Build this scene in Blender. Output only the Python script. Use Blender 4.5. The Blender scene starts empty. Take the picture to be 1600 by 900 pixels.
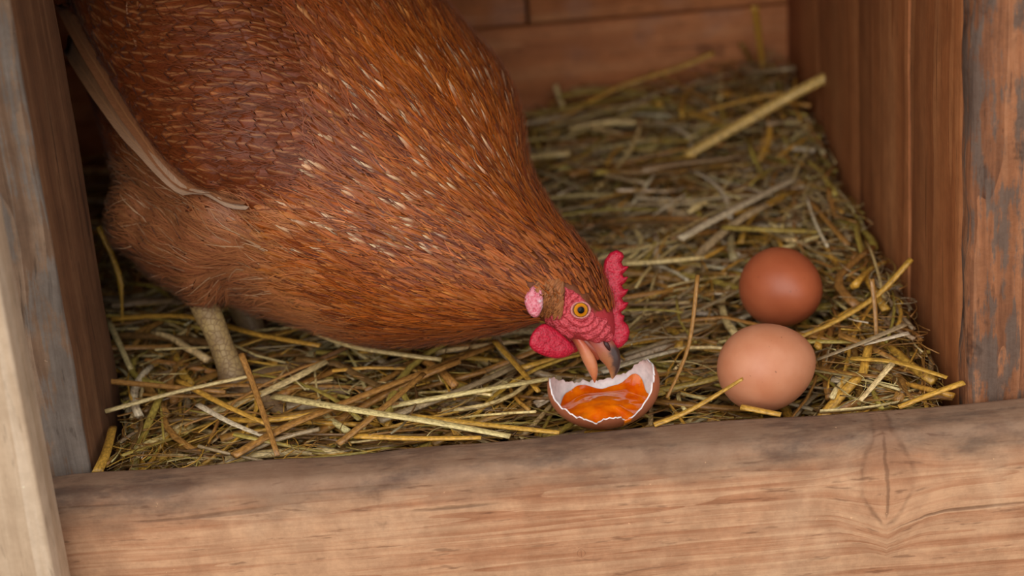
import bpy, bmesh, math, random
import numpy as np
from mathutils import Vector, Matrix, noise as mnoise
from mathutils.bvhtree import BVHTree
from mathutils.geometry import delaunay_2d_cdt

random.seed(7); np.random.seed(7)
S = bpy.context.scene
COL = S.collection

# ------------------------------------------------------------------ camera
FPX = 3100.0; PITCH = math.radians(22.5); ROLL = math.radians(4.75); H = 0.48
CAM = Vector((0, 0, H))
F = Vector((0, math.cos(PITCH), -math.sin(PITCH)))
R0 = Vector((1, 0, 0)); U0 = Vector((0, math.sin(PITCH), math.cos(PITCH)))
XC = R0 * math.cos(ROLL) - U0 * math.sin(ROLL)
YC = R0 * math.sin(ROLL) + U0 * math.cos(ROLL)
cam = bpy.data.cameras.new('camera'); co = bpy.data.objects.new('camera', cam); COL.objects.link(co)
m = Matrix((XC, YC, -F)).transposed().to_4x4(); m.translation = CAM
co.matrix_world = m
cam.sensor_width = 36.0; cam.lens = 36.0 * FPX / 1600.0
cam.clip_start = 0.02; cam.clip_end = 100
cam.dof.use_dof = True; cam.dof.focus_distance = 1.05; cam.dof.aperture_fstop = 5.6
S.camera = co

# ------------------------------------------------------------------ light
W = bpy.data.worlds.new('world'); S.world = W; W.use_nodes = True
bg = W.node_tree.nodes['Background']
bg.inputs[0].default_value = (0.93, 0.97, 1.0, 1); bg.inputs[1].default_value = 1.0
sl = bpy.data.lights.new('sun', 'SUN'); so = bpy.data.objects.new('sun', sl); COL.objects.link(so)
sl.energy = 1.6; sl.angle = math.radians(50); sl.color = (1.0, 0.96, 0.9)
so.rotation_euler = Vector((0.20, 0.84, -0.50)).to_track_quat('-Z', 'Y').to_euler()
S.view_settings.view_transform = 'Standard'; S.view_settings.look = 'None'
S.view_settings.gamma = 1.0; S.view_settings.use_curve_mapping = False
S.view_settings.exposure = 0.04

# ------------------------------------------------------------------ helpers
def P(px, py, d):
    px = float(px); py = float(py); d = float(d)
    return CAM + d * (F + (px - 800) / FPX * XC - (py - 450) / FPX * YC)
def G(px, py, z):
    px = float(px); py = float(py); z = float(z)
    r = F + (px - 800) / FPX * XC - (py - 450) / FPX * YC
    return CAM + r * ((z - H) / r.z)
def PIX(p):
    q = p - CAM; d = q.dot(F)
    return 800 + q.dot(XC) / d * FPX, 450 - q.dot(YC) / d * FPX, d
def lin(r, g, b):
    f = lambda c: c / 255 / 12.92 if c <= 10 else ((c / 255 + 0.055) / 1.055) ** 2.4
    return (f(r), f(g), f(b), 1.0)
def tag(o, label=None, cat=None, group=None, kind=None):
    if label: o['label'] = label
    if cat: o['category'] = cat
    if group: o['group'] = group
    if kind: o['kind'] = kind
    return o
def empty(name, loc, label=None, cat=None, group=None, kind=None):
    o = bpy.data.objects.new(name, None); COL.objects.link(o); o.location = loc; o.empty_display_size = 0.02
    return tag(o, label, cat, group, kind)
def link(name, me, mat=None, parent=None):
    o = bpy.data.objects.new(name, me); COL.objects.link(o)
    if mat: me.materials.append(mat)
    if parent:
        o.parent = parent
        t = parent.location.copy(); q = parent.parent
        while q: t += q.location; q = q.parent
        o.location = -t                     # meshes are modelled in world coordinates
    return o
def mesh_np(name, V, faces, smooth=True, col=None, uv=None):
    me = bpy.data.meshes.new(name)
    me.from_pydata([tuple(v) for v in V] if not isinstance(V, np.ndarray) else V.tolist(), [], faces if isinstance(faces, list) else faces.tolist())
    if smooth: me.polygons.foreach_set('use_smooth', [True] * len(me.polygons))
    if col is not None:
        a = me.color_attributes.new('Col', 'FLOAT_COLOR', 'POINT')
        a.data.foreach_set('color', np.asarray(col, dtype=np.float32).ravel())
    if uv is not None:
        a = me.attributes.new('fuv', 'FLOAT2', 'POINT')
        a.data.foreach_set('vector', np.asarray(uv, dtype=np.float32).ravel())
    me.update()
    return me
def bm_mesh(name, bm, smooth=True):
    me = bpy.data.meshes.new(name); bm.to_mesh(me); bm.free()
    if smooth: me.polygons.foreach_set('use_smooth', [True] * len(me.polygons))
    return me
def smoothstep(x): x = max(0.0, min(1.0, x)); return x * x * (3 - 2 * x)
def catmull(pts, n, closed=False):
    pts = [np.array(p, float) for p in pts]; out = []; N = len(pts)
    segs = N if closed else N - 1
    for i in range(segs):
        g = (lambda k: pts[k % N]) if closed else (lambda k: pts[min(max(k, 0), N - 1)])
        a, b, c, d = g(i - 1), g(i), g(i + 1), g(i + 2)
        for k in range(n):
            t = k / n
            out.append(0.5 * (2 * b + (c - a) * t + (2 * a - 5 * b + 4 * c - d) * t * t + (3 * b - a - 3 * c + d) * t ** 3))
    if not closed: out.append(pts[-1])
    return out
def inpoly(x, y, poly):
    c = False; j = len(poly) - 1
    for i in range(len(poly)):
        xi, yi = poly[i]; xj, yj = poly[j]
        if (yi > y) != (yj > y) and x < (xj - xi) * (y - yi) / (yj - yi) + xi: c = not c
        j = i
    return c
def polydist(x, y, poly):
    A = np.asarray(poly, float); B = np.roll(A, -1, axis=0); D = B - A
    q = np.array([x, y]) - A
    t = np.clip((q * D).sum(1) / np.maximum((D * D).sum(1), 1e-9), 0, 1)
    return float(np.sqrt(((q - D * t[:, None]) ** 2).sum(1)).min())
def cdt_grid(poly, step, jitter=0.0):
    """triangulated interior of a 2D polygon; returns points, faces, border distance"""
    n = len(poly); V = [Vector((p[0], p[1])) for p in poly]
    A = np.asarray(poly); mn = A.min(0); mx = A.max(0)
    y = mn[1]; k = 0
    while y < mx[1]:
        x = mn[0] + (step / 2 if k % 2 else 0)
        while x < mx[0]:
            if inpoly(x, y, poly) and polydist(x, y, poly) > step * 0.55: V.append(Vector((x, y)))
            x += step
        y += step * 0.87; k += 1
    E = [(i, (i + 1) % n) for i in range(n)]
    r = delaunay_2d_cdt(V, E, [], 1, 1e-6)
    pts = [(v.x, v.y) for v in r[0]]; faces = [tuple(f) for f in r[2]]
    return pts, faces, [polydist(x, y, poly) for x, y in pts]
def inflate(name, poly, d, half, edge, step, mat, parent, bend=None, rough=0.0, rscale=300, base=0.0):
    """a solid with the given outline, thick in the middle and rounded off at its rim"""
    pts, faces, dist = cdt_grid(poly, step)
    V = []; Fc = []
    fi = {}; bi = {}
    for i, (x, y) in enumerate(pts):
        t = min(dist[i] / edge, 1.0); h = half * math.sqrt(max(0, 1 - (1 - t) ** 2)) + (base if dist[i] > .3 else 0)
        dd = d + (bend(x, y) if bend else 0)
        p = P(x, y, dd)
        n = rough * mnoise.fractal(p * rscale, 1.0, 2.0, 3) * t
        if dist[i] < 0.02:
            fi[i] = bi[i] = len(V); V.append(p)
        else:
            fi[i] = len(V); V.append(P(x, y, dd - h - n)); bi[i] = len(V); V.append(P(x, y, dd + h + n))
    for f in faces:
        Fc.append([fi[k] for k in f]); b = [bi[k] for k in reversed(f)]
        if set(b) != set(Fc[-1]): Fc.append(b)
    me = mesh_np(name, V, Fc)
    bm = bmesh.new(); bm.from_mesh(me); bmesh.ops.recalc_face_normals(bm, faces=bm.faces); bm.to_mesh(me); bm.free()
    return link(name, me, mat, parent)
def loft(rings, nseg=24, cap=True):
    """rings: (center, axisA*ra, axisB*rb) -> verts, faces"""
    V = []; Fc = []
    for c, a, b in rings:
        for k in range(nseg):
            t = 2 * math.pi * k / nseg; V.append(c + a * math.cos(t) + b * math.sin(t))
    for i in range(len(rings) - 1):
        for k in range(nseg):
            k2 = (k + 1) % nseg
            Fc.append([i * nseg + k, i * nseg + k2, (i + 1) * nseg + k2, (i + 1) * nseg + k])
    if cap:
        Fc.append(list(range(nseg))[::-1]); Fc.append([(len(rings) - 1) * nseg + k for k in range(nseg)])
    return V, Fc
def px_loft(secs, n=6, nseg=20):
    """secs: (px, py, half_px, depth, lateral_m) along a centreline, sections square to it"""
    C = catmull(secs, n); rings = []
    for i, s in enumerate(C):
        a = C[max(i - 1, 0)]; b = C[min(i + 1, len(C) - 1)]
        t = np.array([b[0] - a[0], b[1] - a[1]]); t /= max(np.linalg.norm(t), 1e-6)
        c = P(s[0], s[1], s[3])
        e = P(s[0] - t[1] * max(s[2], .2), s[1] + t[0] * max(s[2], .2), s[3]) - c
        rings.append((c, e, F * float(max(s[4], .0001))))
    return loft(rings, nseg)

# ------------------------------------------------------------------ materials
class NT:
    def __init__(self, name):
        self.m = bpy.data.materials.new(name); self.m.use_nodes = True
        self.t = self.m.node_tree; self.b = self.t.nodes['Principled BSDF']
    def n(self, typ, **kw):
        o = self.t.nodes.new(typ)
        for k, v in kw.items():
            if k.startswith('_'): setattr(o, k[1:], v)
        return o
    def set(self, sock, v):
        if isinstance(v, bpy.types.NodeSocket): self.t.links.new(v, sock)
        elif v is not None: sock.default_value = v
    def math(self, op, a, b=None, c=None, clamp=False):
        o = self.n('ShaderNodeMath'); o.operation = op; o.use_clamp = clamp
        for i, v in enumerate((a, b, c)):
            if v is not None: self.set(o.inputs[i], v)
        return o.outputs[0]
    def vec(self, op, a, b=None):
        o = self.n('ShaderNodeVectorMath'); o.operation = op
        self.set(o.inputs[0], a)
        if b is not None: self.set(o.inputs[1], b)
        return o.outputs['Value'] if op in ('LENGTH', 'DISTANCE', 'DOT_PRODUCT') else o.outputs[0]
    def noise(self, v, scale=5, detail=4, rough=0.55, dist=0.0):
        o = self.n('ShaderNodeTexNoise')
        if v is not None: self.set(o.inputs['Vector'], v)
        o.inputs['Scale'].default_value = scale; o.inputs['Detail'].default_value = detail
        o.inputs['Roughness'].default_value = rough; o.inputs['Distortion'].default_value = dist
        return o.outputs['Fac']
    def ramp(self, f, stops):
        o = self.n('ShaderNodeValToRGB'); e = o.color_ramp.elements
        while len(e) < len(stops): e.new(0.5)
        for k, (p, c) in enumerate(stops): e[k].position = p; e[k].color = c
        self.set(o.inputs[0], f); return o.outputs[0]
    def mr(self, f, a, b, c=0.0, d=1.0, smooth=False):
        o = self.n('ShaderNodeMapRange'); o.interpolation_type = 'SMOOTHSTEP' if smooth else 'LINEAR'
        for i, v in enumerate((f, a, b, c, d)): self.set(o.inputs[i], v)
        return o.outputs[0]
    def mix(self, f, a, b, mode='MIX'):
        o = self.n('ShaderNodeMix'); o.data_type = 'RGBA'; o.blend_type = mode
        self.set(o.inputs[0], f); self.set(o.inputs[6], a); self.set(o.inputs[7], b)
        return o.outputs[2]
    def bump(self, h, strength=0.3, dist=0.001):
        o = self.n('ShaderNodeBump'); o.inputs['Strength'].default_value = strength; o.inputs['Distance'].default_value = dist
        self.set(o.inputs['Height'], h); self.set(self.b.inputs['Normal'], o.outputs[0])
    def out(self, color=None, rough=None, spec=None, sss=None, coat=None):
        if color is not None: self.set(self.b.inputs['Base Color'], color)
        if rough is not None: self.set(self.b.inputs['Roughness'], rough)
        if spec is not None: self.set(self.b.inputs['Specular IOR Level'], spec)
        if sss: self.b.inputs['Subsurface Weight'].default_value = sss[0]; self.b.inputs['Subsurface Radius'].default_value = sss[1]; self.b.inputs['Subsurface Scale'].default_value = sss[2]
        if coat: self.b.inputs['Coat Weight'].default_value = coat[0]; self.b.inputs['Coat Roughness'].default_value = coat[1]
        return self.m

def wood(name, axis, dark, mid, light, grey=None, grey_amt=0.0, stain=0.0, rings=7.0, knots=(), top=None, bump=0.5, rough=0.75, pale=None, fib=1.0, warpamt=.02, fine=1.0, gscale=26):
    t = NT(name)
    tc = t.n('ShaderNodeTexCoord').outputs['Object']
    oi = t.n('ShaderNodeObjectInfo').outputs['Random']
    offs = t.math('MULTIPLY', oi, 7.3)
    cv = t.n('ShaderNodeCombineXYZ'); [t.set(cv.inputs[i], offs) for i in range(3)]
    p0 = tc
    kn_in = None; kn_edge = None
    for (kx, kz, rx, rz) in knots:
        d = t.vec('SUBTRACT', tc, (kx, 0, kz)); d = t.vec('MULTIPLY', d, (1 / rx, 0, 1 / rz))
        ks = t.n('ShaderNodeSeparateXYZ'); t.set(ks.inputs[0], d)
        wob = t.noise(tc, 70, 3)
        ln = t.math('ADD', t.math('ADD', t.math('ABSOLUTE', t.math('ADD', ks.outputs[0], t.math('MULTIPLY', t.math('SUBTRACT', wob, .5), .5))), t.math('POWER', t.math('ABSOLUTE', ks.outputs[2]), 2.0)), t.math('MULTIPLY', t.math('SUBTRACT', t.noise(tc, 200, 3), .5), .25))
        f = t.mr(ln, 3.0, 0.3, 0, 1, True)
        inn = t.mr(ln, 1.05, 0.9, 0, 1, True)
        edge = t.math('MULTIPLY', t.math('MULTIPLY', t.mr(ln, 0.84, 1.0, 0, 1, True), t.mr(ln, 1.2, 1.0, 0, 1, True)), t.mr(t.noise(tc, 90, 2), .35, .6, .15, 1))
        ck = t.math('MULTIPLY', t.mr(t.math('ABSOLUTE', t.math('ADD', ks.outputs[0], t.math('MULTIPLY', t.math('SUBTRACT', wob, .5), .5))), .10, .03, 0, 1, True), t.mr(ln, .75, .5, 0, 1, True))
        edge = t.math('MAXIMUM', edge, ck)
        kn_in = inn if kn_in is None else t.math('MAXIMUM', kn_in, inn)
        kn_edge = edge if kn_edge is None else t.math('MAXIMUM', kn_edge, edge)
        sh = t.n('ShaderNodeCombineXYZ')
        sgn = t.n('ShaderNodeSeparateXYZ'); t.set(sgn.inputs[0], d)
        t.set(sh.inputs[2], t.math('MULTIPLY', t.math('MULTIPLY', f, sgn.outputs[2]), -rz * .45))
        p0 = t.vec('ADD', p0, sh.outputs[0])
    p = t.vec('ADD', p0, cv.outputs[0])
    def stretched(k):
        s = [1.0, 1.0, 1.0]; s[axis] = k
        return t.vec('MULTIPLY', p, tuple(s))
    warp = t.noise(stretched(.25), 14, 2)
    wv = t.n('ShaderNodeCombineXYZ'); w2 = t.math('MULTIPLY', t.math('SUBTRACT', warp, .5), warpamt); [t.set(wv.inputs[i], w2) for i in range(3) if i != axis]
    pw = t.vec('ADD', stretched(.06), wv.outputs[0])
    broad = t.noise(pw, 40 * fine, 4, .65)
    ringv = t.math('FRACT', t.math('MULTIPLY', t.noise(pw, 22 * fine, 1, .4), rings))
    fibre = t.noise(t.vec('ADD', stretched(.02), wv.outputs[0]), 420, 4, .65)
    f = t.math('ADD', t.math('MULTIPLY', broad, .62), t.math('ADD', t.math('MULTIPLY', ringv, .16), t.math('MULTIPLY', fibre, .30 * fib)))
    c = t.ramp(f, [(.30, dark), (.52, mid), (.72, light)])
    crack = t.mr(t.noise(t.vec('ADD', stretched(.035), wv.outputs[0]), 130, 2, .5), .33, .26, 0, 1, True)
    c = t.mix(t.math('MULTIPLY', crack, .55), c, tuple(x * .25 for x in dark[:3]) + (1,))
    patch = t.noise(p, 14, 5, .6)
    if pale: c = t.mix(t.mr(patch, .52, .70, 0, .45, True), c, pale)
    if grey:
        gm = t.mr(t.math('ADD', t.noise(stretched(.3), gscale, 5, .65), t.math('MULTIPLY', t.math('SUBTRACT', fibre, .5), .4)), .62 - grey_amt * .4, .72 - grey_amt * .4, 0, 1, True)
        c = t.mix(t.math('MULTIPLY', gm, .85), c, t.mix(fibre, tuple(x * .45 for x in grey[:3]) + (1,), tuple(min(1, x * 1.5) for x in grey[:3]) + (1,)))
    if stain:
        sm = t.mr(t.noise(p, 22, 5, .65), .68 - .15 * stain, .80 - .15 * stain, 0, .75, True)
        c = t.mix(sm, c, tuple(x * .3 for x in dark[:3]) + (1,))
    if top:
        sx = t.n('ShaderNodeSeparateXYZ'); t.set(sx.inputs[0], tc)
        tn = t.noise(t.vec('MULTIPLY', tc, (1, 2, 2)), 28, 5, .65)
        tm = t.mr(t.math('ADD', sx.outputs[2], t.math('MULTIPLY', t.math('SUBTRACT', tn, .5), .040)), top[0], top[1], 0, 1, True)
        tcx = t.mix(t.mr(t.noise(t.vec('MULTIPLY', tc, (.8, 2, 2)), 24, 6, .7), .44, .66, 0, 1, True), top[2], top[3])
        tcx = t.mix(t.math('MULTIPLY', fibre, .5), tcx, tuple(x * .6 for x in top[2][:3]) + (1,))
        c = t.mix(t.math('MULTIPLY', tm, .9), c, tcx)
    if kn_edge is not None:
        c = t.mix(t.math('MULTIPLY', kn_in, .15), c, mid)
        c = t.mix(t.math('MULTIPLY', kn_edge, .5), c, tuple(x * .4 for x in dark[:3]) + (1,))
    fleck = t.mr(t.noise(t.vec('ADD', stretched(.14), wv.outputs[0]), 330, 3, .6), .60, .72, 0, .5, True)
    c = t.mix(fleck, c, tuple(x * .45 for x in dark[:3]) + (1,))
    c = t.mix(t.mr(t.noise(p, 45, 6, .75), .40, .62, .32, 0), c, tuple(x * .7 for x in dark[:3]) + (1,))
    specks = t.mr(t.noise(p, 330, 2, .5), .76, .80, 0, .5, True)
    c = t.mix(specks, c, tuple(min(1, x * 1.7) for x in light[:3]) + (1,))
    h = t.math('SUBTRACT', t.math('ADD', t.math('MULTIPLY', fibre, .6), t.math('ADD', t.math('MULTIPLY', broad, .6), t.math('MULTIPLY', t.noise(p, 260, 4, .6), .35))), t.math('MULTIPLY', crack, .8))
    t.bump(h, bump, .0016)
    return t.out(c, rough, .35)

M = {}
M['front'] = wood('weathered_board', 0, lin(122, 74, 46), lin(178, 122, 86), lin(206, 158, 120), stain=.35, rings=5, warpamt=.006, fine=3.2, fib=1.7,
                  knots=[(.183, -.0126, .0135, .030), (.0243, -.0427, .0020, .0028)], top=(-.015, .011, lin(148, 116, 92), lin(70, 58, 52)), pale=lin(216, 176, 140), bump=.35)
M['pale'] = wood('pale_planed_wood', 2, lin(170, 138, 108), lin(205, 176, 146), lin(222, 198, 172), rings=4, bump=.15, rough=.6, stain=.1)
M['greyend'] = wood('grey_sawn_wood', 2, lin(84, 62, 46), lin(132, 100, 76), lin(168, 138, 112), grey=lin(128, 116, 106), grey_amt=.45, bump=.9, gscale=60)
M['sidew'] = wood('brown_side_plank', 2, lin(80, 50, 30), lin(116, 76, 48), lin(140, 98, 66), bump=.35, fine=1.5)
M['backw'] = wood('orange_brown_plank', 0, lin(150, 84, 44), lin(204, 126, 74), lin(222, 154, 102), rings=4, bump=.25, stain=.4, pale=lin(176, 136, 116), rough=.65)
M['rightw'] = wood('red_brown_board', 2, lin(122, 66, 34), lin(168, 100, 56), lin(192, 126, 78), rings=4, bump=.3, stain=.25, rough=.6, fine=.8)
M['rpost'] = wood('flaking_weathered_wood', 2, lin(86, 50, 30), lin(158, 100, 64), lin(188, 132, 94), grey=lin(98, 84, 74), grey_amt=.40, bump=1.0, stain=.7, gscale=75, fine=1.6)
M['dark'] = wood('dark_old_wood', 0, lin(40, 26, 18), lin(66, 44, 30), lin(88, 60, 42), bump=.4)

def simple(name, c, rough=.6, bumps=None, **kw):
    t = NT(name)
    if bumps:
        tc = t.n('ShaderNodeTexCoord').outputs['Object']; n = t.noise(tc, bumps[0], 4); t.bump(n, bumps[1], bumps[2])
        cc = t.mix(t.mr(n, .35, .65), tuple(x * .72 for x in c[:3]) + (1,), c)
        return t.out(cc, rough, **kw)
    return t.out(c, rough, **kw)
M['ground'] = simple('trodden_earth', lin(150, 130, 108), .9, (8, .4, .02))

def feather_mat():
    t = NT('feather')
    at = t.n('ShaderNodeAttribute'); at.attribute_name = 'Col'
    au = t.n('ShaderNodeAttribute'); au.attribute_name = 'fuv'
    sp = t.n('ShaderNodeSeparateXYZ'); t.set(sp.inputs[0], au.outputs['Vector'])
    u = sp.outputs[0]; v = sp.outputs[1]
    au_ = t.math('ABSOLUTE', u)
    shaft = t.mr(au_, .05, .13, 1, 0, True)
    tc = t.n('ShaderNodeTexCoord').outputs['Object']
    br = t.math('ADD', t.math('MULTIPLY', v, 1.0), t.math('MULTIPLY', au_, -.30))
    cb = t.n('ShaderNodeCombineXYZ'); t.set(cb.inputs[0], t.math('MULTIPLY', br, 34)); t.set(cb.inputs[1], t.math('MULTIPLY', u, 1.2)); t.set(cb.inputs[2], t.math('MULTIPLY', at.outputs['Alpha'], 50))
    barb = t.noise(cb.outputs[0], 1.6, 3, .6)
    c = t.mix(t.mr(barb, .3, .7), t.mix(1, at.outputs['Color'], (.62, .58, .52, 1), 'MULTIPLY'), t.mix(1, at.outputs['Color'], (1.22, 1.22, 1.22, 1), 'MULTIPLY'))
    c = t.mix(t.math('MULTIPLY', shaft, .55), c, t.mix(.5, at.outputs['Color'], lin(214, 150, 92)))
    t.bump(barb, .35, .0006)
    t.b.inputs['Sheen Weight'].default_value = .05; t.b.inputs['Sheen Roughness'].default_value = .4
    return t.out(c, .42, .30)
M['feather'] = feather_mat()

def straw_mat():
    t = NT('straw')
    at = t.n('ShaderNodeAttribute'); at.attribute_name = 'Col'
    au = t.n('ShaderNodeAttribute'); au.attribute_name = 'fuv'
    s = t.vec('MULTIPLY', au.outputs['Vector'], (7.0, 38.0, 0)); sp = t.n('ShaderNodeVectorMath'); sp.operation = 'ADD'
    cb = t.n('ShaderNodeCombineXYZ'); t.set(cb.inputs[2], t.math('MULTIPLY', at.outputs['Alpha'], 90))
    t.set(sp.inputs[0], s); t.set(sp.inputs[1], cb.outputs[0])
    st = t.noise(sp.outputs[0], 1.0, 4, .6)
    c = t.mix(t.mr(st, .32, .68), t.mix(1, at.outputs['Color'], (.5, .44, .38, 1), 'MULTIPLY'), t.mix(1, at.outputs['Color'], (1.38, 1.34, 1.26, 1), 'MULTIPLY'))
    blot = t.mr(t.noise(t.n('ShaderNodeTexCoord').outputs['Object'], 140, 3), .62, .75, 0, .5, True)
    c = t.mix(blot, c, lin(92, 62, 34))
    t.bump(st, .5, .0006)
    return t.out(c, .36, .55)
M['straw'] = straw_mat()

def skin_mat(name, c1, c2, scale, strength, rough=.42, c3=None):
    t = NT(name); tc = t.n('ShaderNodeTexCoord').outputs['Object']
    vo = t.n('ShaderNodeTexVoronoi'); vo.inputs['Scale'].default_value = scale; t.set(vo.inputs['Vector'], tc)
    n = t.noise(tc, scale * .45, 5, .65)
    h = t.math('ADD', t.math('MULTIPLY', vo.outputs['Distance'], .7), n)
    c = t.mix(t.mr(h, .45, 1.15), c1, c2)
    if c3: c = t.mix(t.mr(t.noise(tc, 160, 3), .52, .66, 0, 1, True), c, c3)
    t.bump(h, strength, .0009)
    return t.out(c, rough, .45, sss=(.12, (.004, .0012, .0008), 1.0))
M['comb'] = skin_mat('red_comb_skin', lin(148, 8, 32), lin(198, 26, 54), 900, .5)
M['face'] = skin_mat('red_face_skin', lin(142, 22, 34), lin(222, 84, 92), 950, .9)
M['lobe'] = skin_mat('pink_white_lobe', lin(206, 70, 92), lin(226, 150, 158), 800, .8, c3=lin(226, 208, 212))

def egg_mat(name, c, c2, speck):
    t = NT(name); tc = t.n('ShaderNodeTexCoord').outputs['Object']
    n = t.noise(tc, 45, 4); n2 = t.noise(tc, 900, 2)
    col = t.mix(t.mr(n, .35, .65), c, c2)
    sp = t.mr(t.noise(tc, 420, 2, .4), .735, .76, 0, 1, True)
    col = t.mix(t.math('MULTIPLY', sp, speck), col, tuple(x * .3 for x in c[:3]) + (1,))
    t.bump(n2, .12, .0003)
    return t.out(col, .40, .38, sss=(.06, (.005, .002, .001), 1))
M['egg_a'] = egg_mat('light_brown_eggshell', lin(196, 124, 88), lin(208, 140, 104), .55)
M['egg_b'] = egg_mat('dark_brown_eggshell', lin(172, 88, 54), lin(184, 98, 62), .4)
M['egg_c'] = egg_mat('broken_eggshell', lin(184, 104, 70), lin(194, 114, 80), .4)
M['shell_in'] = simple('white_shell_lining', lin(240, 226, 222), .3, (200, .1, .0005), spec=.5)
def yolk_mat():
    t = NT('egg_yolk'); tc = t.n('ShaderNodeTexCoord').outputs['Object']
    n = t.noise(tc, 110, 3)
    t.bump(n, .25, .002)
    return t.out(t.mix(t.mr(n, .35, .65), lin(222, 84, 2), lin(246, 124, 10)), .10, .6, sss=(.3, (.006, .003, .0008), 1), coat=(.8, .04))
M['yolk'] = yolk_mat()

# ------------------------------------------------------------------ nest box shell
def board(name, x0, x1, y0, y1, z0, z1, mat, parent=None, bev=.0025, wob=.0008, cuts=14, kind=None, ws=25):
    bm = bmesh.new(); bmesh.ops.create_cube(bm, size=1)
    for v in bm.verts: v.co = Vector(((x0 + x1) / 2 + v.co.x * (x1 - x0), (y0 + y1) / 2 + v.co.y * (y1 - y0), (z0 + z1) / 2 + v.co.z * (z1 - z0)))
    ax = max(range(3), key=lambda i: (x1 - x0, y1 - y0, z1 - z0)[i])
    ed = [e for e in bm.edges if abs((e.verts[0].co - e.verts[1].co)[ax]) > 1e-6]
    if cuts: bmesh.ops.subdivide_edges(bm, edges=ed, cuts=cuts)
    sharp = [e for e in bm.edges if len(e.link_faces) == 2 and e.calc_face_angle() > .5]
    bmesh.ops.bevel(bm, geom=sharp, offset=bev, segments=3, profile=.5, affect='EDGES')
    for v in bm.verts:
        v.co += Vector([wob * mnoise.noise(v.co * ws + Vector((k * 9.1, x0 * 30, z0 * 30))) for k in range(3)])
    o = link(name, bm_mesh(name, bm), mat, parent)
    if kind: o['kind'] = kind
    bpy.context.view_layer.objects.active = o
    return o
XL, XR, YB = -.229, .234, 1.525
def ground():
    bm = bmesh.new(); bmesh.ops.create_grid(bm, x_segments=40, y_segments=40, size=6)
    for v in bm.verts: v.co.z = -.45 + .02 * mnoise.noise(v.co * 2)
    tag(link('ground', bm_mesh('ground', bm), M['ground']), kind='structure')
ground()
board('floor', -.40, XR + .05, .90, YB + .02, -.055, -.035, M['dark'], kind='structure')
board('ceiling', -.42, XR + .30, .90, YB + .05, .42, .44, M['dark'], kind='structure')
board('wall_left', -.42, -.40, .96, YB + .02, -.055, .42, M['dark'], kind='structure')
board('wall_front', -.42, -.272, .950, .970, -.055, .42, M['dark'], kind='structure')
wb = empty('wall_back', (0, YB, 0), kind='structure')
rows = [(-.035, .0700, (-.41, .60)), (.0720, .148, (-.41, -.16, .0300, .60)), (.150, .226, (-.41, -.05, .22, .60)), (.228, .304, (-.41, .09, .60)), (.306, .42, (-.41, -.1, .60))]
for r, (z0, z1, xs) in enumerate(rows):
    for i in range(len(xs) - 1):
        dy = random.uniform(-.0015, .0015)
        board('plank', xs[i] + .0012, xs[i + 1] - .0012, YB + dy, YB + .02 + dy, z0, z1, M['backw'], wb, bev=.0015)
board('backing_board', -.42, .62, YB + .021, YB + .030, -.05, .42, M['dark'], wb, bev=.001)
wr = empty('wall_right', (XR, 1.2, 0), kind='structure')
ys = [1.075, 1.225, 1.375, YB]
for i in range(3):
    dx = random.uniform(-.0008, .0008)
    board('board', XR + dx, XR + .03 + dx, ys[i] + .0006, ys[i + 1] - .0006, -.035, .42, M['rightw'], wr, bev=.0012)
rp = empty('corner_post', (XR + .05, .98, -.035), 'thick weathered red-brown post with cracked grey front at the right', 'post')
board('inner_board', XR, XR + .035, .955, 1.074, -.035, .42, M['rightw'], rp, bev=.004, wob=.0012)
board('front_facing', XR - .0005, XR + .30, .932, .9545, -.035, .42, M['rpost'], rp, bev=.005, wob=.002, cuts=40, ws=40)
sp = empty('side_plank', (-.25, .98, -.035), 'rough grey-faced upright plank at the left behind the pale post', 'plank')
board('sawn_edge', -.274, XL + .0004, .936, .9405, -.035, .42, M['greyend'], sp, bev=.0016, wob=.0012, cuts=40)['label'] = 'weathered grey sawn edge'
board('plank_body', -.274, XL, .941, 1.036, -.035, .42, M['sidew'], sp, bev=.002, wob=.0012, cuts=30)
tag(board('pale_post', -.2675, -.2345, .850, .880, -.44, .42, M['pale'], bev=.002, wob=.0004), 'smooth pale planed post blurred at the left edge', 'post')
fb = board('front_board', -.262, .60, .896, .929, -.10, .012, M['front'], bev=.007, wob=.0022, cuts=60, ws=16)
tag(fb, 'tan wooden board with greyed worn top across the nest front', 'board')

# ------------------------------------------------------------------ hen
hen = empty('hen', G(365, 605, 0.0), 'rust-brown hen with red comb bending down to peck the broken egg', 'hen')
TB = [  # back silhouette, belly silhouette, depth, half width
    ((330, -380), (90, -230), 1.235, .030), ((500, -230), (110, -10), 1.205, .072), ((620, -80), (165, 190), 1.185, .094),
    ((712, 30), (222, 350), 1.170, .101), ((778, 105), (345, 455), 1.158, .101), ((810, 180), (450, 500), 1.142, .094),
    ((822, 258), (575, 534), 1.116, .079), ((858, 325), (695, 530), 1.090, .057), ((898, 372), (790, 512), 1.070, .039),
    ((930, 410), (846, 500), 1.057, .0245), ((952, 456), (868, 522), 1.053, .0180), ((962, 506), (893, 530), 1.053, .0135), ((962, 530), (918, 534), 1.053, .0085)]
secs = catmull([(*a, *b, d, l) for a, b, d, l in TB], 5)
rings = []
for s in secs:
    T = P(s[0], s[1], s[4]); B = P(s[2], s[3], s[4]); rings.append(((T + B) / 2, (T - B) / 2, F * float(s[5])))
V, Fc = loft(rings, 40)
bm = bmesh.new()
def addmesh(V, Fc):
    vs = [bm.verts.new(v) for v in V]
    for f in Fc: bm.faces.new([vs[i] for i in f])
addmesh(V, Fc)
addmesh(*px_loft([(430, 250, 60, 1.12, .03), (370, 340, 88, 1.118, .042), (325, 410, 66, 1.128, .036), (325, 452, 34, 1.134, .024), (326, 472, 22, 1.134, .014)], 5))
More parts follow.
